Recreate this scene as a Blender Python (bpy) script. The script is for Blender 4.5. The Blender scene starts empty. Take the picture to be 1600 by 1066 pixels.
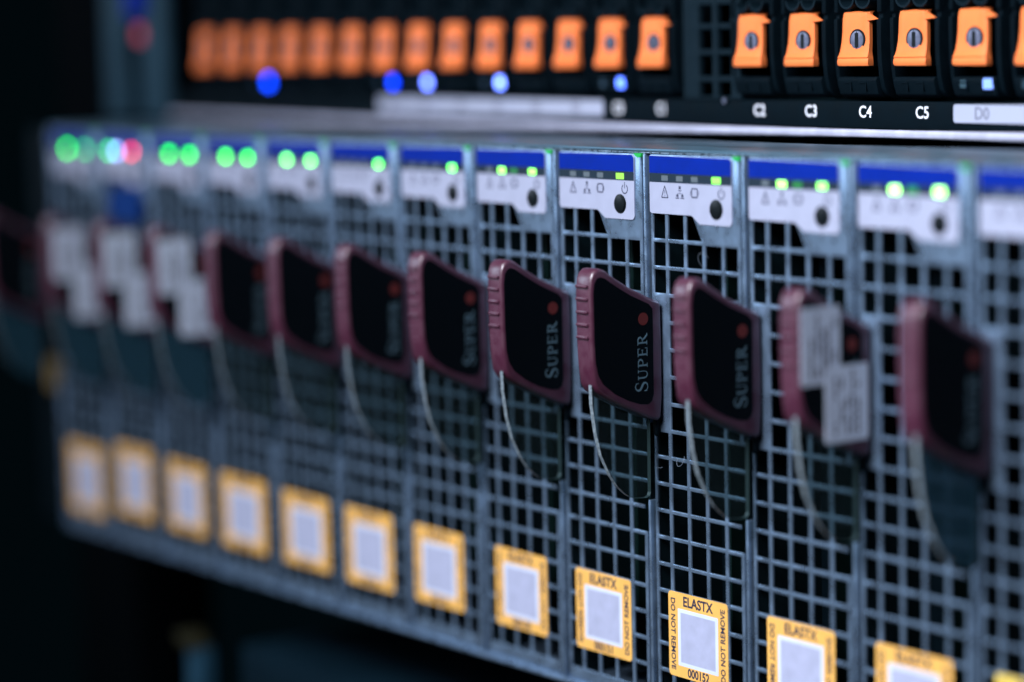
import bpy, bmesh, math, random
from mathutils import Vector, Matrix
random.seed(7)
S = 0.001                                   # all shapes below are written in millimetres
scene = bpy.context.scene
C = scene.collection

# ---------------------------------------------------------------- camera
YAW, PITCH, ROLL = math.radians(54.5386), math.radians(6.7257), math.radians(-1.3087)
POS = Vector((423.25, -336.72, 24.66)) * S
fw = Vector((-math.sin(YAW) * math.cos(PITCH), math.cos(YAW) * math.cos(PITCH), -math.sin(PITCH)))
r0 = fw.cross(Vector((0, 0, 1))).normalized(); u0 = r0.cross(fw)
rt = r0 * math.cos(ROLL) + u0 * math.sin(ROLL); up = -r0 * math.sin(ROLL) + u0 * math.cos(ROLL)
cam_data = bpy.data.cameras.new('camera'); cam = bpy.data.objects.new('camera', cam_data); C.objects.link(cam)
M3 = Matrix((rt, up, -fw)).transposed()
cam.matrix_world = Matrix.Translation(POS) @ M3.to_4x4()
cam_data.sensor_width = 36; cam_data.lens = 91.125
cam_data.clip_start = 0.01; cam_data.clip_end = 50
cam_data.dof.use_dof = True; cam_data.dof.focus_distance = 0.5405; cam_data.dof.aperture_fstop = 4.45; cam_data.dof.aperture_ratio = 1.15
scene.camera = cam

# ---------------------------------------------------------------- world and lamps
world = bpy.data.worlds.new('World'); scene.world = world; world.use_nodes = True
bg = world.node_tree.nodes['Background']; bg.inputs[0].default_value = (0.10, 0.42, 0.60, 1); bg.inputs[1].default_value = 0.005
scene.view_settings.view_transform = 'Standard'; scene.view_settings.look = 'None'
scene.view_settings.gamma = 1; scene.view_settings.exposure = 0

def area(name, loc, target, size, size_y, power, col, spread=180):
    d = bpy.data.lights.new(name, 'AREA'); d.shape = 'RECTANGLE'; d.size = size * S; d.size_y = size_y * S
    d.energy = power; d.color = col; d.spread = math.radians(spread)
    o = bpy.data.objects.new(name, d); C.objects.link(o); o.location = Vector(loc) * S
    o.rotation_euler = (Vector(target) - Vector(loc)).to_track_quat('-Z', 'Y').to_euler()
    return o
area('aisle_ceiling_lamp', (150, -650, 530), (130, 0, -50), 460, 360, 3.9, (0.86, 0.89, 1.0), 76)
area('aisle_end_lamp', (-1240, -1010, 420), (150, 0, 0), 1100, 520, 0.5, (0.66, 0.80, 1.0), 34)

# ---------------------------------------------------------------- materials
def mat(name, col, rough=0.5, metal=0.0, emit=None, strength=0.0, noise=0.0, nscale=400.0, bump=0.0, bscale=1500.0, spec=0.5, coat=0.0, stretch=None):
    m = bpy.data.materials.new(name); m.use_nodes = True
    nt = m.node_tree; b = nt.nodes['Principled BSDF']
    b.inputs['Base Color'].default_value = (*col, 1); b.inputs['Roughness'].default_value = rough
    b.inputs['Metallic'].default_value = metal; b.inputs['Specular IOR Level'].default_value = spec
    b.inputs['Coat Weight'].default_value = coat
    if emit:
        b.inputs['Emission Color'].default_value = (*emit, 1); b.inputs['Emission Strength'].default_value = strength
    if noise or bump:
        tc = nt.nodes.new('ShaderNodeTexCoord'); vec = tc.outputs['Object']
        if stretch:
            mp = nt.nodes.new('ShaderNodeMapping'); mp.inputs['Scale'].default_value = stretch
            nt.links.new(vec, mp.inputs['Vector']); vec = mp.outputs['Vector']
    if noise:
        n = nt.nodes.new('ShaderNodeTexNoise'); n.inputs['Scale'].default_value = nscale; n.inputs['Detail'].default_value = 6
        nt.links.new(vec, n.inputs['Vector'])
        cr = nt.nodes.new('ShaderNodeMapRange'); cr.inputs['From Min'].default_value = 0.3; cr.inputs['From Max'].default_value = 0.7
        cr.inputs['To Min'].default_value = 1 - noise; cr.inputs['To Max'].default_value = 1 + noise * 0.6
        nt.links.new(n.outputs['Fac'], cr.inputs['Value'])
        mx = nt.nodes.new('ShaderNodeVectorMath'); mx.operation = 'SCALE'; mx.inputs[0].default_value = col
        nt.links.new(cr.outputs['Result'], mx.inputs['Scale']); nt.links.new(mx.outputs[0], b.inputs['Base Color'])
        rr = nt.nodes.new('ShaderNodeMapRange'); rr.inputs['From Min'].default_value = 0.3; rr.inputs['From Max'].default_value = 0.7
        rr.inputs['To Min'].default_value = max(0.05, rough - 0.12); rr.inputs['To Max'].default_value = min(1, rough + 0.12)
        nt.links.new(n.outputs['Fac'], rr.inputs['Value']); nt.links.new(rr.outputs['Result'], b.inputs['Roughness'])
    if bump:
        n2 = nt.nodes.new('ShaderNodeTexNoise'); n2.inputs['Scale'].default_value = bscale; n2.inputs['Detail'].default_value = 4
        nt.links.new(vec, n2.inputs['Vector'])
        bp = nt.nodes.new('ShaderNodeBump'); bp.inputs['Strength'].default_value = bump; bp.inputs['Distance'].default_value = 0.0001
        nt.links.new(n2.outputs['Fac'], bp.inputs['Height']); nt.links.new(bp.outputs['Normal'], b.inputs['Normal'])
    return m
STEEL = mat('galvanised_steel', (0.255, 0.375, 0.525), 0.31, 0.74, noise=0.25, nscale=260, bump=0.25, bscale=1800)
STEEL_EDGE = mat('worn_steel_edge', (0.36, 0.50, 0.62), 0.30, 0.75, noise=0.35, nscale=900, bump=0.6, bscale=2500)
STEEL_TOP = mat('brushed_steel_top', (0.12, 0.23, 0.31), 0.36, 0.6, noise=0.45, nscale=160, bump=0.3, bscale=900, stretch=(0.15, 1, 1))
PANEL = mat('lavender_grey_label', (0.345, 0.375, 0.495), 0.55, 0, noise=0.05, nscale=300, bump=0.08, bscale=3000)
BLUE = mat('royal_blue_print', (0.001, 0.018, 0.25), 0.6, 0, noise=0.12, nscale=300, spec=0.08)
STRIP = mat('dark_window_strip', (0.016, 0.03, 0.045), 0.5, spec=0.1)
UNLIT = mat('unlit_window', (0.10, 0.13, 0.15), 0.4)
INK = mat('dark_ink', (0.02, 0.025, 0.06), 0.6)
INKGREY = mat('grey_ink', (0.16, 0.17, 0.22), 0.6)
BUTTON = mat('black_button', (0.006, 0.009, 0.011), 0.35, spec=0.2)
RUBBER = mat('black_plastic', (0.0012, 0.005, 0.008), 0.7, noise=0.2, nscale=300, bump=0.15, bscale=2500, spec=0.05)
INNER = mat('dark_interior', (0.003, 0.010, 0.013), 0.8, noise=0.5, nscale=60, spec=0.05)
BOARD = mat('circuit_board_dark', (0.002, 0.012, 0.011), 0.6, spec=0.1, noise=0.5, nscale=120)
MAROON = mat('maroon_plastic', (0.070, 0.013, 0.034), 0.46, 0, noise=0.12, nscale=350, bump=0.2, bscale=2200, spec=1.0, coat=0.2)
GLOSSBLACK = mat('black_inlay', (0.002, 0.004, 0.006), 0.5, spec=0.06)
LOGO = mat('grey_blue_lettering', (0.10, 0.175, 0.22), 0.5)
REDDOT = mat('red_dot_print', (0.13, 0.014, 0.012), 0.5)
YELLOW = mat('amber_sticker', (0.86, 0.47, 0.11), 0.5, 0, noise=0.06, nscale=220, bump=0.1, bscale=1500)
YELLOW2 = mat('lemon_sticker', (0.86, 0.62, 0.10), 0.45, 0, noise=0.06, nscale=220)
PAPER = mat('white_paper', (0.62, 0.69, 0.82), 0.65, 0, noise=0.05, nscale=200, bump=0.1, bscale=1200)
ORANGE = mat('orange_plastic', (0.92, 0.215, 0.055), 0.5, 0, spec=0.2, noise=0.07, nscale=260, bump=0.2, bscale=1600)
SCREW = mat('screw_steel', (0.17, 0.19, 0.27), 0.45, 0.4, noise=0.2, nscale=900)
WHITEPRINT = mat('white_print', (0.80, 0.82, 0.88), 0.55)
BAND = mat('grey_white_band', (0.36, 0.39, 0.50), 0.6)
LIP = mat('bright_steel_lip', (0.50, 0.52, 0.66), 0.45, 0.25, noise=0.15, nscale=200)
BLUEPATCH = mat('flat_blue', (0.002, 0.03, 0.16), 0.6, spec=0.1)
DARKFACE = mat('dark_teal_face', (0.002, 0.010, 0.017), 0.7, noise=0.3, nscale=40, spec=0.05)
EARGREY = mat('blue_grey_paint', (0.024, 0.060, 0.088), 0.6, 0, noise=0.15, nscale=150, spec=0.1)
EARDARK = mat('dark_blue_paint', (0.012, 0.045, 0.075), 0.6, 0, noise=0.15, nscale=150, spec=0.1)
OCHRE = mat('ochre_sticker', (0.35, 0.22, 0.06), 0.5)
OLIVE = mat('olive_tab', (0.016, 0.016, 0.008), 0.6, spec=0.1)
def glow(name, col, s):
    return mat(name, (0.02, 0.05, 0.02), 0.4, emit=col, strength=s)
def plate_mat(name, tint, gloss, milky):
    m = bpy.data.materials.new(name); m.use_nodes = True; nt = m.node_tree
    for n in list(nt.nodes): nt.nodes.remove(n)
    out = nt.nodes.new('ShaderNodeOutputMaterial'); tr = nt.nodes.new('ShaderNodeBsdfTransparent'); tr.inputs[0].default_value = (*tint, 1)
    gl = nt.nodes.new('ShaderNodeBsdfPrincipled'); gl.inputs['Base Color'].default_value = (*gloss, 1); gl.inputs['Roughness'].default_value = 0.25
    mx = nt.nodes.new('ShaderNodeMixShader'); mx.inputs[0].default_value = milky
    nt.links.new(tr.outputs[0], mx.inputs[1]); nt.links.new(gl.outputs[0], mx.inputs[2]); nt.links.new(mx.outputs[0], out.inputs[0])
    return m
CLEAR = plate_mat('smoky_clear_plastic', (0.66, 0.74, 0.73), (0.03, 0.048, 0.05), 0.16)
FROST = plate_mat('cloudy_plastic', (0.5, 0.6, 0.65), (0.022, 0.070, 0.100), 0.6)
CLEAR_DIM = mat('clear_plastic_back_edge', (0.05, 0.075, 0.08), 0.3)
CLEAR_EDGE = mat('clear_plastic_edge', (0.20, 0.25, 0.28), 0.25, 0, noise=0.5, nscale=1500, bump=0.6, bscale=3000)

# ---------------------------------------------------------------- mesh building (mm)
class MB:
    def __init__(self): self.v = []; self.f = []; self.m = []
    def add(self, vs, fs, mi=0):
        n = len(self.v); self.v += [tuple(a) for a in vs]; self.f += [tuple(i + n for i in f) for f in fs]; self.m += [mi] * len(fs); return self
    def box(self, x0, x1, y0, y1, z0, z1, mi=0):
        x0, x1 = sorted((x0, x1)); y0, y1 = sorted((y0, y1)); z0, z1 = sorted((z0, z1))
        vs = [(x, y, z) for x in (x0, x1) for y in (y0, y1) for z in (z0, z1)]
        return self.add(vs, [(0, 1, 3, 2), (4, 6, 7, 5), (0, 4, 5, 1), (2, 3, 7, 6), (0, 2, 6, 4), (1, 5, 7, 3)], mi)
    def prism(self, pts, d0, d1, axis='y', mi=0, side=None, pick=None):
        """polygon pts swept from d0 to d1 along an axis: 'y' takes (x,z), 'x' takes (y,z)"""
        n = len(pts)
        P = (lambda p, d: (p[0], d, p[1])) if axis == 'y' else (lambda p, d: (d, p[0], p[1]))
        vs = [P(p, d0) for p in pts] + [P(p, d1) for p in pts]
        self.add(vs, [tuple(range(n)), tuple(range(2 * n - 1, n - 1, -1))], mi)
        b = len(self.v) - 2 * n
        for i in range(n):
            j = (i + 1) % n
            self.f.append((b + i, b + n + i, b + n + j, b + j)); self.m.append(pick(i) if pick else (mi if side is None else side))
        return self
    def cyl(self, cx, cz, r, y0, y1, seg=24, mi=0, rz=None):
        pts = [(cx + r * math.cos(2 * math.pi * i / seg), cz + (rz or r) * math.sin(2 * math.pi * i / seg)) for i in range(seg)]
        return self.prism(pts, y0, y1, 'y', mi)
    def build(self, name, mats, parent=None, bevel=0, seg=2, angle=35, smooth=False):
        me = bpy.data.meshes.new(name); me.from_pydata([(a * S, b * S, c * S) for a, b, c in self.v], [], self.f)
        if not isinstance(mats, (list, tuple)): mats = [mats]
        for q in mats: me.materials.append(q)
        for p, k in zip(me.polygons, self.m): p.material_index = k
        bm = bmesh.new(); bm.from_mesh(me)
        bmesh.ops.recalc_face_normals(bm, faces=bm.faces)
        if bevel:
            es = [e for e in bm.edges if len(e.link_faces) == 2 and e.calc_face_angle(0) > math.radians(angle)]
            bmesh.ops.bevel(bm, geom=es, offset=bevel * S, segments=seg, affect='EDGES', clamp_overlap=True, profile=0.5)
        bm.to_mesh(me); bm.free()
        if smooth or bevel:
            for p in me.polygons: p.use_smooth = True
            me.set_sharp_from_angle(angle=math.radians(40))
        o = bpy.data.objects.new(name, me); C.objects.link(o)
        if parent: o.parent = parent
        return o
def empty(name, loc, label, cat, group=None):
    o = bpy.data.objects.new(name, None); C.objects.link(o); o.location = Vector(loc) * S; o.empty_display_size = 0.005
    o['label'] = label; o['category'] = cat
    if group: o['group'] = group
    return o
def rrect(x0, x1, z0, z1, r, seg=5):
    pts = []
    for cx, cz, a in ((x1 - r, z1 - r, 0), (x0 + r, z1 - r, 90), (x0 + r, z0 + r, 180), (x1 - r, z0 + r, 270)):
        for i in range(seg + 1):
            t = math.radians(a + 90 * i / seg); pts.append((cx + r * math.cos(t), cz + r * math.sin(t)))
    return pts
def text(name, s, m, parent, x, y, z, size, rot=0, sx=1.0, plane='front', bold=0.0):
    cu = bpy.data.curves.new(name, 'FONT'); cu.body = s; cu.size = size * S; cu.align_x = 'CENTER'; cu.align_y = 'CENTER'
    cu.extrude = 0.02 * S; cu.offset = bold * S; cu.resolution_u = 3
    t = bpy.data.objects.new(name, cu); C.objects.link(t)
    dg = bpy.context.evaluated_depsgraph_get(); me = bpy.data.meshes.new_from_object(t.evaluated_get(dg))
    bpy.data.objects.remove(t); me.name = name
    R = Matrix.Rotation(math.radians(90), 4, 'X') @ Matrix.Rotation(math.radians(rot), 4, 'Z') @ Matrix.Scale(sx, 4, (1, 0, 0))
    me.transform(Matrix.Translation(Vector((x, y, z)) * S) @ R)
    me.materials.clear(); me.materials.append(m)
    o = bpy.data.objects.new(name, me); C.objects.link(o)
    if parent: o.parent = parent
    return o
def stroke(mb, pts, w, y0, y1, mi=0, conv=None, cap=True):
    """a thin ribbon of width w (number or per-point list) along 2D points"""
    n = len(pts); ws = w if isinstance(w, (list, tuple)) else [w] * n
    L, Rr = [], []
    for i, p in enumerate(pts):
        a = pts[max(0, i - 1)]; b = pts[min(n - 1, i + 1)]
        d = Vector((b[0] - a[0], b[1] - a[1])); d.normalize(); nn = Vector((-d.y, d.x)) * ws[i] / 2
        L.append((p[0] + nn.x, p[1] + nn.y)); Rr.append((p[0] - nn.x, p[1] - nn.y))
    for i in range(n - 1):
        q = [L[i], L[i + 1], Rr[i + 1], Rr[i]]
        if conv: q = [conv(*a) for a in q]; mb.prism(q, y0, y1, 'x', mi)
        else: mb.prism(q, y0, y1, 'y', mi)
def arc(cx, cz, r, a0, a1, n=12, rz=None):
    return [(cx + r * math.cos(math.radians(a0 + (a1 - a0) * i / n)), cz + (rz or r) * math.sin(math.radians(a0 + (a1 - a0) * i / n))) for i in range(n + 1)]

def grid_plate(name, xs, zs, solid, y0, y1, m, parent, bevel=0.25, extra=None):
    """a sheet with square holes: cell i,j between xs[i],xs[i+1] and zs[j],zs[j+1] is metal where solid(i,j)"""
    bm = bmesh.new(); nx, nz = len(xs) - 1, len(zs) - 1
    V = {}
    def v(i, j, k):
        if (i, j, k) not in V: V[(i, j, k)] = bm.verts.new((xs[i] * S, (y0, y1)[k] * S, zs[j] * S))
        return V[(i, j, k)]
    sol = [[solid(i, j) for j in range(nz)] for i in range(nx)]
    g = lambda i, j: 0 <= i < nx and 0 <= j < nz and sol[i][j]
    for i in range(nx):
        for j in range(nz):
            if not sol[i][j]: continue
            bm.faces.new([v(i, j, 0), v(i + 1, j, 0), v(i + 1, j + 1, 0), v(i, j + 1, 0)])
            bm.faces.new([v(i, j, 1), v(i, j + 1, 1), v(i + 1, j + 1, 1), v(i + 1, j, 1)])
            for (a, b, ok) in (((i, j), (i + 1, j), g(i, j - 1)), ((i + 1, j), (i + 1, j + 1), g(i + 1, j)), ((i + 1, j + 1), (i, j + 1), g(i, j + 1)), ((i, j + 1), (i, j), g(i - 1, j))):
                if not ok: bm.faces.new([v(*a, 0), v(*a, 1), v(*b, 1), v(*b, 0)])
    bmesh.ops.recalc_face_normals(bm, faces=bm.faces)
    es = [e for e in bm.edges if len(e.link_faces) == 2 and e.calc_face_angle(0) > 1.0 and all(abs(q.co.y - y0 * S) < 1e-9 for q in e.verts)]
    bmesh.ops.bevel(bm, geom=es, offset=bevel * S, segments=2, affect='EDGES', clamp_overlap=True, profile=0.5)
    if extra: extra(bm)
    me = bpy.data.meshes.new(name); bm.to_mesh(me); bm.free(); me.materials.append(m)
    for p in me.polygons: p.use_smooth = True
    me.set_sharp_from_angle(angle=math.radians(35))
    o = bpy.data.objects.new(name, me); C.objects.link(o)
    if parent: o.parent = parent
    return o
def copy_tree(o, parent=None):
    c = o.copy(); C.objects.link(c); c.parent = parent
    for ch in list(o.children): copy_tree(ch, c)
    return c

# ================================================================ blade enclosure
P = 31.4
enc = empty('blade_enclosure', (-62.8, 20, -118), 'long steel enclosure holding the row of silver mesh-fronted blades, under the black drive server', 'server chassis')
off = Vector(enc.location)
def eb(mb, name, m, **k):
    o = mb.build(name, m, enc, **k); o.location = -off; return o
eb(MB().box(-282.9, 157.1, -0.7, 30, 0.0, 0.7), 'top_cover', STEEL_TOP, bevel=0.25, seg=3)
eb(MB().box(-282.9, 157.1, -0.55, 0.5, -0.28, -0.02), 'cover_flange', STEEL_EDGE)
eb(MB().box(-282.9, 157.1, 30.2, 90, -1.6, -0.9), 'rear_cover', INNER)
eb(MB().box(-282.9, 157.1, -0.6, 60, -118.9, -117.9), 'base_lip', STEEL, bevel=0.2)
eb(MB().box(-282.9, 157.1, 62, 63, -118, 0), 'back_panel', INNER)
for k in range(-9, 6):
    eb(MB().prism([(-0.55, -0.3), (-0.55, -57), (5, -57), (5, -73.5), (-0.55, -73.5), (-0.55, -117.85), (58, -117.85), (58, -0.3)], k * P - 0.45, k * P + 0.4, 'x'), 'divider', STEEL, bevel=0.2)

# ================================================================ one blade
bars = [1.3, 2.1, 3.4, 5.97, 6.95, 11.9, 12.87, 17.83, 18.8, 23.85, 24.82, 25.9, 28.9, 29.9, 30.7]
rows = [-18.3 - 5.7 * i for i in range(17)]
zs = sorted([-0.45, -12.7, -117.7, -114.7] + [r + 0.41 for r in rows] + [r - 0.41 for r in rows])
def solid(i, j):
    x = (bars[i] + bars[i + 1]) / 2; z = (zs[j] + zs[j + 1]) / 2
    if z > -12.7 or z < -114.7: return x < 29.9
    if x > 18.8 and z > -18.8: return x < 29.9
    inrow = any(abs(z - r) < 0.41 for r in rows)
    rr = [n for n, r in enumerate(rows) if abs(z - r) < 0.41]
    if x < 5.97 and -57.9 < z < -29.2: return True                    # solid strip behind the pull lever
    if x > 24.82 and -80.5 < z < -70.5: return x < 28.9 - 3 * (z < -80) and abs(z + 75.3) < 0.5   # open notch at the right edge
    if x > 28.9 and -70.6 < z < -57.0: return inrow
    if x > 29.9: return False
    if inrow: return True
    for a, b in ((1.3, 2.1), (5.97, 6.95), (11.9, 12.87), (17.83, 18.8), (23.85, 24.82), (28.9, 29.9)):
        if a < x < b: return True
    return False

GA = 'silver blade modules side by side in the steel enclosure'
blade = empty('blade_server', (0, 0, -117.7), '', 'blade server', GA)
B0 = Vector((0, 0, -117.7)) * S
def put(o): o.location = -B0; return o
fp = put(grid_plate('mesh_faceplate', bars, zs, solid, 0.0, 0.42, STEEL, blade, 0.12))
# slanted gusset at the notch beside the control panel
put(MB().prism([(14.9, -12.6), (18.0, -12.6), (18.0, -17.9), (17.8, -17.9)], 0.02, 0.4).build('gusset', STEEL, blade))
for x0, x1 in ((1.35, 1.95), (29.2, 29.85)):
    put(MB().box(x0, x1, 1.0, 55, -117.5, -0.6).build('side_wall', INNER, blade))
put(MB().box(3.6, 14.5, 16, 52, -112, -20).build('drive_cage', RUBBER, blade, bevel=0.6))
put(MB().box(16.5, 17.6, 7, 52, -114, -4).build('circuit_board', BOARD, blade))
hs = MB()
for i in range(9): hs.box(19 + i * 1.1, 19.35 + i * 1.1, 22, 50, -62, -30)
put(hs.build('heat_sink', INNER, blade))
# control panel
cp_pts = [(1.4, -0.75), (27.0, -0.75), (27.6, -1.3)] + [(26.6 + math.cos(t), -13.4 + math.sin(t)) for t in [-i * math.pi / 10 for i in range(6)]] + [(17.6, -14.4), (17.1, -14.15), (15.2, -12.85), (14.7, -12.7), (2.0, -12.7), (1.55, -12.5), (1.4, -12.1)]
cp = put(MB().prism(cp_pts, -0.25, 0.05).build('control_panel', PANEL, blade))
def sub(o, parent): o.parent = parent; o.location = (0, 0, 0); return o
sub(MB().prism([(1.45, -0.8), (26.95, -0.8), (27.55, -1.35), (27.55, -4.32), (1.45, -4.32)], -0.29, -0.2).build('blue_band', BLUE), cp)
sub(MB().box(1.45, 27.55, -0.285, -0.2, -6.2, -4.34).build('window_strip', STRIP), cp)
for x in (6.45, 11.25, 16.05):
    sub(MB().prism(rrect(x - 1.05, x + 1.05, -5.85, -4.75, 0.15), -0.31, -0.25).build('unlit_light', UNLIT), cp)
# icons
tri = MB(); tp = [(6.4, -6.9), (7.45, -9.3), (5.35, -9.3)]
for i in range(3): stroke(tri, [tp[i], tp[(i + 1) % 3]], 0.24, -0.262 - i * .002, -0.25)
tri.box(6.32, 6.48, -0.262, -0.25, -8.5, -7.8); tri.box(6.32, 6.48, -0.262, -0.25, -8.95, -8.75)
sub(tri.build('warning_icon', INK), cp)
net = MB()
net.box(10.95, 11.65, -0.262, -0.25, -7.45, -6.8); net.box(10.75, 11.85, -0.262, -0.25, -7.8, -7.62); net.box(11.24, 11.36, -0.262, -0.25, -8.3, -7.8)
net.box(10.45, 12.15, -0.264, -0.25, -8.42, -8.3)
for x in (10.5, 12.1):
    net.box(x - .35, x + .35, -0.262, -0.25, -9.05, -8.5); net.box(x - .6, x + .6, -0.262, -0.25, -9.4, -9.18)
sub(net.build('network_icon', INK), cp)
sq = MB(); ring = [(15.1, -7.2), (16.9, -7.2), (16.9, -8.95), (15.1, -8.95)]
for i in range(4): stroke(sq, [ring[i], ring[(i + 1) % 4]], 0.27, -0.262 - i * .002, -0.25)
stroke(sq, [(14.75, -7.6), (14.75, -8.6)], 0.16, -0.262, -0.25); stroke(sq, [(17.25, -7.6), (17.25, -8.6)], 0.16, -0.262, -0.25)
sub(sq.build('storage_icon', INK), cp)
pw = MB(); stroke(pw, arc(24.4, -8.0, 0.95, 125, 415, 18), 0.26, -0.262, -0.25); pw.box(24.3, 24.5, -0.264, -0.25, -7.9, -6.55)
sub(pw.build('power_icon', INK), cp)
btn = MB().cyl(22.75, -11.2, 2.12, -0.3, 0.1, 32); btn.cyl(22.75, -11.2, 1.72, -0.62, -0.1, 32)
sub(btn.build('power_button', BUTTON, bevel=0.12), cp)
# pull lever
head = [(-18.25, -46.8), (-18.75, -42.5), (-18.95, -38.2), (-19.0, -28.0), (-18.75, -25.2), (-18.2, -23.9), (-17.2, -23.1), (-16.1, -23.05), (-14.9, -23.5), (-12.6, -25.1), (-8.7, -27.4), (-3.5, -29.9), (-0.5, -31.1),
        (-0.35, -40), (-0.4, -50.5), (-0.8, -55.2), (-1.6, -55.9), (-4.0, -55.2), (-10.6, -52.2), (-15.0, -50.0), (-17.3, -48.4)]
lev = put(MB().prism(head, -0.3, 5.0, 'x').build('pull_lever', MAROON, blade, bevel=0.75, seg=3, angle=60))
inlay = [(-17.9, -42.5), (-18.15, -38), (-18.2, -28.0), (-17.95, -26), (-17.3, -25.0), (-16.4, -24.7), (-15.2, -25.1), (-12.6, -26.8), (-8.6, -29.1), (-3.9, -31.2), (-3.0, -32.2), (-2.9, -33.2), (-2.95, -50.0), (-3.4, -51.4), (-4.4, -52.1), (-6.5, -51.9), (-9.8, -50.8), (-13.2, -49.1), (-16.1, -46.9), (-17.3, -45.0)]
sub(MB().prism(inlay, 4.6, 5.06, 'x').build('black_inlay', GLOSSBLACK), lev)
for z in (-26.6, -29.2, -31.9, -34.5, -37.1):
    sub(MB().box(0.35, 4.2, -19.42, -18.5, z - 0.32, z + 0.32).build('grip_ridge', MAROON, bevel=0.2), lev)
dot = MB().prism([(-5.45 + 1.3 * math.cos(t * math.pi / 14), -34.2 + 1.3 * math.sin(t * math.pi / 14)) for t in range(28)], 4.9, 5.09, 'x')
sub(dot.build('red_dot', REDDOT), lev)
# lettering: letters drawn upright in (u,v), u along the word, v up; the word runs up the lever
lt = MB(); cnt = [0]
def L(pts, w):
    cnt[0] += 1
    stroke(lt, pts, w, 5.0, 5.085 + 0.0012 * cnt[0], conv=lambda a, b: (-4.5 - b, -49.4 + a))
def serif(u, v, w=0.85): L([(u - w / 2, v), (u + w / 2, v)], 0.13)
h = 3.3      # big S
sp = [(1.75, .78), (1.62, .93), (1.2, .985), (.8, .97), (.42, .86), (.33, .72), (.45, .6), (.9, .5), (1.4, .41), (1.75, .3), (1.8, .18), (1.6, .06), (1.1, .005), (.65, .02), (.3, .12), (.2, .27)]
L([(a * 1.05, b * h) for a, b in sp], [.12, .15, .2, .25, .33, .42, .48, .5, .5, .45, .36, .28, .2, .18, .16, .12])
L([(1.84, .72 * h), (1.84, .95 * h)], .13); L([(.21, .05 * h), (.21, .3 * h)], .13)
h = 2.5; u = 2.55
L([(u + .4, h), (u + .4, .9)], .34); L([(u + .4, .95), (u + .5, .45), (u + .85, .12), (u + 1.25, .08), (u + 1.65, .35), (u + 1.8, .9), (u + 1.8, h)], [.34, .32, .24, .2, .18, .16, .14])
serif(u + .4, h - .07); serif(u + 1.8, h - .07, .65)
u = 5.15
L([(u + .4, 0), (u + .4, h)], .34); serif(u + .4, .07, .95); serif(u + .2, h - .07, .5)
L([(u + .5, h - .08), (u + 1.1, h - .1), (u + 1.55, h - .4), (u + 1.6, h - .75), (u + 1.4, h - 1.15), (u + 1.0, h - 1.32), (u + .6, h - 1.3)], [.14, .18, .34, .4, .3, .16, .13])
u = 7.4
L([(u + .4, 0), (u + .4, h)], .34); L([(u + .0, .07), (u + 1.75, .07)], .14); L([(u + .0, h - .07), (u + 1.65, h - .07)], .14); L([(u + .5, h / 2 + .05), (u + 1.35, h / 2 + .05)], .13)
L([(u + 1.72, .05), (u + 1.76, .6)], .13); L([(u + 1.62, h - .05), (u + 1.62, h - .55)], .13); L([(u + 1.33, h / 2 - .2), (u + 1.33, h / 2 + .3)], .12)
u = 9.85
L([(u + .4, 0), (u + .4, h)], .34); serif(u + .4, .07, .95); serif(u + .2, h - .07, .5)
L([(u + .5, h - .08), (u + 1.1, h - .1), (u + 1.5, h - .38), (u + 1.55, h - .68), (u + 1.35, h - 1.05), (u + 1.0, h - 1.2), (u + .6, h - 1.2)], [.14, .18, .34, .38, .28, .16, .13])
L([(u + .95, h - 1.2), (u + 1.45, .6), (u + 2.0, .05), (u + 2.35, .05)], [.3, .36, .3, .14])
sub(lt.build('lettering', LOGO), lev)
# clear plate below the grip
lens = [(-17.6, -40), (-18.15, -47), (-18.05, -51), (-17.2, -56.8), (-15.95, -61.7), (-13.6, -66.4), (-11.9, -68.7), (-10.1, -70.3), (-8.9, -71.2), (-7.8, -71.7), (-5.5, -72.0), (-4.2, -72.05), (-3.4, -71.7), (-3.1, -71.0), (-3.0, -52), (-3.0, -42)]
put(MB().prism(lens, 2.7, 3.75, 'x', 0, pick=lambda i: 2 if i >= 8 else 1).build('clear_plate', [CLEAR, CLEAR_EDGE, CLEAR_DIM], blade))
piv = MB().prism([(-1.3, -55.4), (-0.15, -55.4), (-0.15, -59.3), (-0.7, -59.6), (-1.3, -59)], 2.5, 3.7, 'x')
put(piv.build('lever_hinge', RUBBER, blade, bevel=0.2))
# light pipe
lp = MB().prism([(28.3, -0.35), (31.0, -0.35), (30.6, -1.0), (29.7, -1.25), (28.9, -0.95)], -0.85, -0.1)
GLOWPIPE = mat('green_light_pipe', (0.02, 0.25, 0.06), 0.25, emit=(0.01, 0.42, 0.06), strength=0.55)
put(lp.build('light_pipe', GLOWPIPE, blade))

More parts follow.
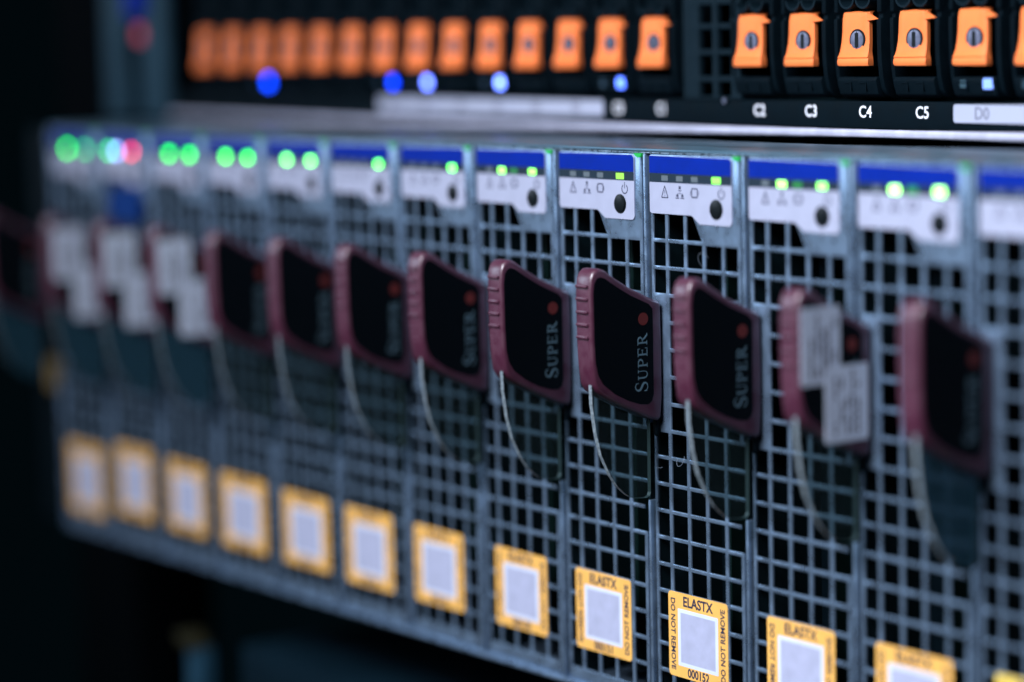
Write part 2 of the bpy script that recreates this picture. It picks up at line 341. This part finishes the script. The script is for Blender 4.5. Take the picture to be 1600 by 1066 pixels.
def led(parent, x, colr, s, name='status_light'):
    return sub(MB().prism(rrect(x - 1.35, x + 1.35, -5.98, -4.68, 0.18), -0.34, -0.22).build(name, glow('lit_' + name, colr, s)), parent)
FIELD = mat('grey_lavender_print', (0.40, 0.43, 0.58), 0.6, noise=0.1, nscale=300)
def sticker(parent, number, dx, dz, h=18.1, w=19.2, m=YELLOW):
    x0 = 5.3 + dx; z1 = -92.0 + dz
    st = put(MB().prism(rrect(x0, x0 + w, z1 - h, z1, 0.9), -0.12, -0.02).build('asset_sticker', m, parent))
    kx, kz = w / 19.2, h / 18.1
    sub(MB().prism(rrect(x0 + 3.1 * kx, x0 + 16.1 * kx, z1 - 15.6 * kz, z1 - 3.4 * kz, 0.2), -0.14, -0.1).build('white_patch', PAPER), st)
    sub(MB().prism(rrect(x0 + 4.0 * kx, x0 + 15.2 * kx, z1 - 14.8 * kz, z1 - 4.2 * kz, 0.1), -0.15, -0.13).build('grey_field', FIELD), st)
    sub(text('owner_name', 'ELASTX', INK, None, x0 + w * .5, -0.135, z1 - 1.8, 2.95, 0, 0.95, bold=.07), st)
    sub(text('side_text', 'DO NOT REMOVE', INK, None, x0 + w - 1.5, -0.135, z1 - h * .5, 2.0, 90, 0.95, bold=.045), st)
    sub(text('side_text', 'DO NOT REMOVE', INK, None, x0 + 1.45, -0.135, z1 - h * .5, 2.0, -90, 0.95, bold=.045), st)
    sub(text('serial_number', number, INK, None, x0 + w * .5, -0.135, z1 - h + 1.25, 2.6, 0, 0.9, bold=.06), st)
    return st
def paper_labels(lv):
    for k, (y0, y1, z0, z1) in enumerate(((-18.3, -8.5, -41.1, -26.6), (-12.4, -1.6, -52.4, -38.0))):
        p = MB().prism(rrect_y(y0, y1, z0, z1), 5.02, 5.13 + k * 0.06, 'x').build('paper_label', PAPER)
        sub(p, lv)
        m = MB(); rnd = random.Random(3 + k)
        for c in range(5):
            y = y0 + 2.2 + c * 1.4 + rnd.random() * .2; z = z0 + 1.4
            while z < z1 - 2.4:
                l = 0.8 + rnd.random() * 1.5
                if rnd.random() < .75: m.box(5.1, 5.145 + k * 0.06, y, y + 0.75, z, z + l)
                z += l + 0.35
        sub(m.build('printed_lines', INKGREY), lv)
def rrect_y(y0, y1, z0, z1): return rrect(y0, y1, z0, z1, 0.5)

G = (0.06, 1.0, 0.07)
info = {   # module: (label, lights [(x, colour, strength)], serial, sticker offset, paper labels)
 -9: ('silver blade at the far left end of the enclosure, beside the black ear', [(11.3, (0.0, 1, .02), 13), (22.9, (0.0, .75, .16), 8)], '000143', (-1.8, -0.6, 20.5, 22.5), False),
 -8: ('silver blade second from the far left end, with a white-blue and a red light', [(6.5, (0.0, 1, .2), 9), (11.3, (.32, .42, 1), 15), (20.4, (1, .03, .08), 12)], '000144', (-2.0, 2.2, 20.3, 21.6), True),
 -7: ('silver blade third from the left, two green lights and white paper on its lever', [(11.3, (0.0, 1, .02), 12), (22.9, (0.01, 1, .02), 12)], '000145', (-2.3, 1.3, 19.3, 21.4), True),
 -6: ('silver blade fourth from the left, just right of two others with white paper on levers', [(11.3, (.06, 1, .04), 12), (22.9, (.05, 1, .04), 12)], '000146', (-3.4, 1.2, 19.2, 23.8), True),
 -5: ('silver blade fifth from the left, bare black lever just right of the white papers', [(11.3, (.16, 1, .14), 12), (22.9, (.16, 1, .14), 12)], '000147', (-2.0, 0.7, 18.6, 22.6), False),
 -4: ('silver blade with one green light, sixth from the left, blurred black lever', [(22.9, (.12, 1, .10), 9)], '000148', (-2.7, 0.7, 18.9, 21.6), False),
 -3: ('silver blade with one green light, seventh from the left end of the enclosure', [(22.9, (.12, 1, .10), 8)], '000149', (-2.9, 0.5, 18.4, 20.8), False),
 -2: ('silver blade with two green lights, just left of the blade with sticker 000151', [(11.3, (.24, 1, .12), 4.5), (22.9, (.24, 1, .12), 4.0), (15.9, (0.0, .5, .15), .35)], '000150', (-0.4, 0.2, 18.1, 19.9), False),
 -1: ('silver blade in sharpest focus with one small square green light, sticker 000151', [(22.9, (.38, 1, .10), 1.25)], '000151', (-1.0, -0.1, 17.8, 19.6), False),
 0: ('silver blade with one green light, above the sharply legible sticker 000152', [(22.9, (.22, 1, .10), 2.6)], '000152', (0, 0, 18.1, 19.2), False),
 1: ('silver blade with two green lights, right of the sticker 000152 blade', [(11.3, (.30, 1, .16), 4.6), (22.9, (.26, 1, .16), 4.2), (15.9, (0.0, .5, .12), .45)], '000153', (0, -0.1, 18.2, 19.9), False),
 2: ('silver blade right of centre with two large green lights and white paper on lever', [(11.3, (.32, 1, .2), 7.5), (22.9, (.34, 1, .2), 7.5), (15.9, (0.0, .5, .12), .7)], '000154', (0, 0.1, 18.2, 20.4), True),
 3: ('silver blade near the right edge, black lever with cloudy plate and lemon sticker', [], '000155', (-0.2, -0.1, 18.2, 20.4), False),
 4: ('silver blade at the right edge of the frame, mostly cut off', [], '000156', (0, 0, 18.2, 20.4), False),
}
mods = {}
for k in range(-9, 5):
    b = blade if k == 0 else copy_tree(blade)
    b.location = Vector((k * P, 0, -117.7)) * S
    mods[k] = b
for k, b in mods.items():
    label, lights, num, (dx, dz, h, w), paper = info[k]
    b['label'] = label
    ch = {c.name.split('.')[0]: c for c in b.children}
    for x, colr, s in lights: led(ch['control_panel'], x, colr, s)
    sticker(b, num, dx, dz, h, w, YELLOW2 if k == 3 else YELLOW)
    if paper: paper_labels(ch['pull_lever'])
    if k == 3 or k <= -6:
        q = ch['clear_plate']; q.data = q.data.copy(); q.data.materials[0] = FROST; q['label'] = 'cloudy blue-grey plate'
put(MB().prism(rrect(7.2, 25.5, -25.0, -15.2, 2), -1.2, -0.15).build('blue_patch', BLUEPATCH, mods[-8])).data  # plain blue rounded patch on the front, just under the control panel
for nm in ('pull_lever', 'clear_plate'):
    for c_ in mods[-9].children:
        if c_.name.split('.')[0] == nm: c_.location.y -= 4.6 * S
# black rack ear at the left end of the enclosure
ear = MB().box(-299.5, -283.1, 0.4, 2.6, -118, 0.0)
eb(ear, 'rack_ear', RUBBER, bevel=0.4)
eb(MB().prism(rrect(-292.5, -283.5, -78.0, -69.0, 0.8), 0.1, 0.35), 'ear_sticker', OCHRE)

# ================================================================ storage server above
YU = 41.0
srv = empty('storage_server', (-60, 60, 1.2), 'black drive server above the silver blades, with names C4 and D0 along its bottom', 'storage server')
so = Vector(srv.location)
def sb(mb, name, m, **k):
    o = mb.build(name, m, srv, **k); o.location = -so; return o
sb(MB().box(-284, 160, YU + 1.5, YU + 3, 3.4, 9.2), 'name_strip', RUBBER, bevel=0.3)
lip = MB().box(-284, 160, YU - 0.6, YU + 1.2, 1.6, 3.35)
sb(lip, 'steel_lip', LIP, bevel=0.5, seg=3)
sb(MB().box(-284, 160, YU + 1.25, YU + 60, 1.8, 3.1), 'bottom_plate', INNER)
sb(MB().box(-284, 160, YU + 40, YU + 42, 3.4, 60), 'drive_backplane', INNER)
sb(MB().box(-284, 160, YU + 0.5, YU + 40, 46, 48), 'top_plate', RUBBER)
for x0, x1 in ((-168.5, -69.3), (46.9, 150)):
    sb(MB().prism(rrect(x0, x1, 5.05, 8.75, 0.6), YU + 1.35, YU + 1.55), 'white_name_band', BAND)
lev_x = [-261.6 + 16.39 * i for i in range(14)] + [-14.1 + 16.9 * j for j in range(6)]
names = [a + str(i) for a in 'ABCD' for i in range(6)][:20]
for x, nm in zip(lev_x, names):
    if nm[0] == 'A' : continue
    dark = nm[0] in 'BD'
    t = text('bay_name', nm, INKGREY if dark else WHITEPRINT, srv, x + 1.3, YU + (1.33 if dark else 1.48), 6.85, 3.5, 0, 0.95, bold=.05)
    t.location = -so
# grille between the two banks of drives
gx = [-38.5, -33.0, -28.3, -26.6, -21.9, -18.6]
gz = sorted([9.3, 9.9, 13.2, 14.4, 19.2, 20.4, 25.0, 26.2, 30.4, 33])
def gs(i, j):
    return not (i in (1, 3) and j in (1, 3, 5, 7))
GR = mat('grey_black_plastic', (0.004, 0.012, 0.018), 0.6, noise=0.1, nscale=200, spec=0.08)
g = grid_plate('vent_grille', gx, gz, gs, YU + 1, YU + 2.5, GR, srv, 0.3); g.location = -so
sb(MB().cyl(-24.2, 9.0, 0.6, YU + 0.9, YU + 1.3, 16), 'grille_stud', SCREW)

GD = 'drive trays with orange latches in the black server'
tray = empty('drive_tray', (0, 0, 0), '', 'drive tray', GD)
def dz(mb, name, m, par=None, **k):
    o = mb.build(name, m, par or tray, **k); return o
# local coordinates: x about the latch, y=0 is the latch face, z as in the scene minus 9
rail = [(4.2, 0.6), (2.6, 1.4), (1.5, 3.0), (0.9, 5.5), (0.5, 9), (0.35, 13), (0.3, 17.4), (1.0, 17.7), (1.0, 18.4), (0.4, 18.8), (0.4, 36), (14, 36), (14, 0.6)]
for x0, x1 in ((-7.0, -5.9), (6.0, 7.3)):
    dz(MB().prism(rail, x0, x1, 'x'), 'side_rail', RUBBER, bevel=0.25)
dz(MB().box(-5.8, 5.9, 3.2, 14, 7.4, 36), 'tray_face', RUBBER)
dz(MB().prism([(0.6, 5.3), (0.2, 4.6), (0.9, 1.7), (2.2, 0.9), (6, 0.9), (6, 5.3)], -5.8, 5.9, 'x'), 'lower_sill', RUBBER, bevel=0.2)
em = MB()
for sx in (-3.6, 0.9):
    em.box(sx, sx + 2.0, 0.14, 0.7, 4.0, 4.3); em.box(sx + 1.7, sx + 2.0, 0.2, 0.7, 2.4, 4.0)
dz(em, 'moulded_mark', RUBBER)
lw = MB()
for sx in (-2.4, 2.5):
    o_ = arc(sx, 21.6, 2.1, 180, 360, 10, 1.9)
    stroke(lw, o_, 0.45, -0.3, 3.2)
dz(lw, 'vent_loop', GR)
# latch: a curved tab, foot pushed out and wider
sec = [(19.0, 0.9, 4.3, 4.2), (18.7, 0.2, 4.5, 4.35), (17.5, -0.1, 4.55, 4.45), (14.5, -0.2, 4.6, 4.6), (12.5, -0.35, 4.7, 4.75), (10.8, -0.6, 4.9, 5.1), (9.8, -0.95, 5.0, 5.2), (9.4, -1.25, 5.1, 5.3), (9.2, -1.0, 5.15, 5.35), (8.9, -1.15, 5.2, 5.4), (8.1, -1.25, 5.2, 5.45), (7.65, -1.0, 5.1, 5.4), (7.6, -0.2, 5.0, 5.3)]
lm = MB(); vs = []
nx_ = 10
for (z, y, wl, wr) in sec:
    wl -= 0.35; wr -= 0.65 + 0.3 * (z < 12)
    for i in range(nx_ + 1):
        t = i / nx_; x = -wl + (wl + wr) * t
        e = abs(2 * t - 1) ** 6 * 0.5
        vs.append((x, y + e, z))
fs = []
for j in range(len(sec) - 1):
    for i in range(nx_):
        a = j * (nx_ + 1) + i; fs.append((a, a + 1, a + nx_ + 2, a + nx_ + 1))
n0 = len(vs)
bs = [(x, max(y + 0.9, 0.9), z) for (x, y, z) in vs]
vs2 = vs + bs
for j in range(len(sec) - 1):
    for i in (0, nx_):
        a = j * (nx_ + 1) + i; fs.append((a, a + nx_ + 1, a + nx_ + 1 + n0, a + n0))
for i in range(nx_):
    fs.append((i, i + 1, i + 1 + n0, i + n0)); a = (len(sec) - 1) * (nx_ + 1) + i; fs.append((a, a + 1, a + 1 + n0, a + n0))
lm.add(vs2, fs)
lm.add([(3.4, 0.05, 18.7), (6.7, 0.12, 17.3), (3.6, 0.0, 17.0), (3.4, 0.9, 18.7), (6.7, 0.35, 17.3), (3.5, 0.9, 16.8)], [(0, 1, 2), (3, 5, 4), (0, 3, 4, 1), (1, 4, 5, 2), (0, 2, 5, 3)])
latch = dz(lm, 'orange_latch', ORANGE, smooth=True)
sc_ = MB().cyl(0.95, 13.0, 1.95, -0.55, 0.6, 28)
screw = dz(sc_, 'latch_screw', SCREW, latch, bevel=0.15)
slot = MB().box(0.42, 1.48, -0.59, -0.3, 11.5, 14.5); slot.box(0.85, 1.05, -0.6, -0.3, 11.2, 14.8)
dz(slot, 'screw_slot', BUTTON, latch)
rim = MB(); stroke(rim, arc(0.95, 13.0, 2.12, 0, 360, 28), 0.42, -0.4, 0.2)
dz(rim, 'screw_rim', BUTTON, latch)
LB = {2: ((0.0, .05, 1), 13), 6: ((0.0, .04, 1), 8.5), 7: ((.12, .19, 1), 13), 9: ((.13, .22, 1), 12), 12: ((.08, .17, 1), 6), 18: ((.20, .34, 1), 2.2), 19: ((.02, .08, 1), 1.2)}
dist = ['leftmost, beside the blurred grey ear', 'second from the left end', 'above the deep blue glowing disc', 'fourth from the left end', 'fifth from the left end', 'just left of the white name band', 
 'above the deep blue disc at the white band', 'above the leftmost pale blue disc', 'between the two pale blue discs', 'above the pale blue disc over the white band', 'second from right end of long white band', 'over the right end of the long white band',
 'above the small pale blue disc near the centre', 'just left of the dark vent grille', 'just right of the vent grille, over the name C2', 'over the name C3', 'in sharp focus over the name C4', 'over the name C5', 'over the name D0, with a square blue light', 'cut off at the right edge of the frame']
for i, x in enumerate(lev_x):
    t = tray if i == 0 else copy_tree(tray)
    t.location = Vector((x, YU, 9.0)) * S
    t['label'] = 'black drive tray with orange latch, ' + dist[i]
trays = [o for o in C.objects if o.name.startswith('drive_tray')]
for i, t in enumerate(sorted(trays, key=lambda o: o.location.x)):
    if i in LB:
        colr, s = LB[i]
        MB().prism(rrect(2.9, 5.2, 2.9, 5.0, 0.3), 0.0, 0.6).build('activity_light', glow('lit_blue', colr, s), t)
        MB().prism(rrect(-3.6, -1.9, 3.1, 4.7, 0.3), 0.15, 0.6).build('faint_light', glow('faint_blue', (0, .03, 1), .10), t)
# mounting ear of the storage server
e1 = empty('server_ear', (-305, YU, 1.5), 'blurred blue-grey ear at the left end of the black drive server, red light', 'rack ear')
eo = Vector(e1.location)
def ee(mb, name, m, **k):
    o = mb.build(name, m, e1, **k); o.location = -eo; return o
ee(MB().prism([(-326, 1.5), (-311, 1.5), (-312, 12), (-313, 24), (-309, 34), (-309, 60), (-325, 60)], YU - 1, YU + 3), 'outer_bar', EARGREY, bevel=0.8)
ee(MB().box(-301, -285.5, YU - 1, YU + 3, 1.5, 60), 'inner_bar', EARGREY, bevel=0.8)
ee(MB().box(-311.5, -301, YU + 3, YU + 6, 1.5, 60), 'recess', DARKFACE)
ee(MB().prism(rrect(-307.5, -294.5, 33, 60, 1.5), YU - 2.6, YU + 1), 'blue_handle', BLUE)
ee(MB().prism(rrect(-302.5, -298, 25.5, 29.5, 1), YU - 1.5, YU + 1), 'fault_light', glow('lit_red', (.8, .05, .16), 0.7))

# ================================================================ below: dark server and its ear
lo = empty('lower_server', (-20, 60, -230), 'dark teal server front in the black space below the silver enclosure', 'server')
lofs = Vector(lo.location)
def lb(mb, name, m, **k):
    o = mb.build(name, m, lo, **k); o.location = -lofs; return o
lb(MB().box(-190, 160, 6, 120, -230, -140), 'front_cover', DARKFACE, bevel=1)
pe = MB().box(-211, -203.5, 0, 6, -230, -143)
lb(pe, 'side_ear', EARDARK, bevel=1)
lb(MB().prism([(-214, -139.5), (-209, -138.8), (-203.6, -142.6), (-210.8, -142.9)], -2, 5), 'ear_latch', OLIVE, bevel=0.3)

# rack frame behind everything, nearly black
rk = empty('rack_post', (-340, 45, -300), 'black rack post in the shadow at the far left', 'rack post')

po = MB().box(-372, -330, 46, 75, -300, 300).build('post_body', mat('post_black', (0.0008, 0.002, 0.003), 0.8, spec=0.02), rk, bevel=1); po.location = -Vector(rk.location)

# little curls of clear fibre caught on the mesh
def fibre(label, cx, cz, r, a0, a1, sq):
    pts = [Vector((cx + r * math.cos(math.radians(a0 + (a1 - a0) * i / 14)) * sq, -0.3 - 0.9 * math.sin(math.pi * i / 14), cz + r * math.sin(math.radians(a0 + (a1 - a0) * i / 14)))) for i in range(15)]
    m = MB(); n = 5; vs = []; fs = []
    for i, p in enumerate(pts):
        d = (pts[min(14, i + 1)] - pts[max(0, i - 1)]).normalized(); a = d.cross(Vector((0, 1, 0.01))).normalized(); b = d.cross(a)
        for k in range(n):
            t = 2 * math.pi * k / n; vs.append(p + (a * math.cos(t) + b * math.sin(t)) * 0.05)
    for i in range(14):
        for k in range(n): fs.append((i * n + k, i * n + (k + 1) % n, (i + 1) * n + (k + 1) % n, (i + 1) * n + k))
    m.add(vs, fs); o = m.build('fibre_curl', FIB, smooth=True)
    o['label'] = label; o['category'] = 'fibre'; o['group'] = 'fibre curls on the mesh'
FIB = mat('clear_fibre', (0.13, 0.16, 0.2), 0.35)
fibre('tiny pale fibre curl on the mesh above the third lever from the right', 19.0, -21.6, 1.5, 20, 240, 0.8)
fibre('tiny pale fibre curl on the mesh beside the clear plate under the sharpest lever', 10.6, -63.6, 1.3, 180, 400, 1.0)
fibre('tiny pale fibre curl low on the mesh right of the boundary beside the sharpest lever', 3.9, -64.5, 1.6, 150, 290, 0.6)
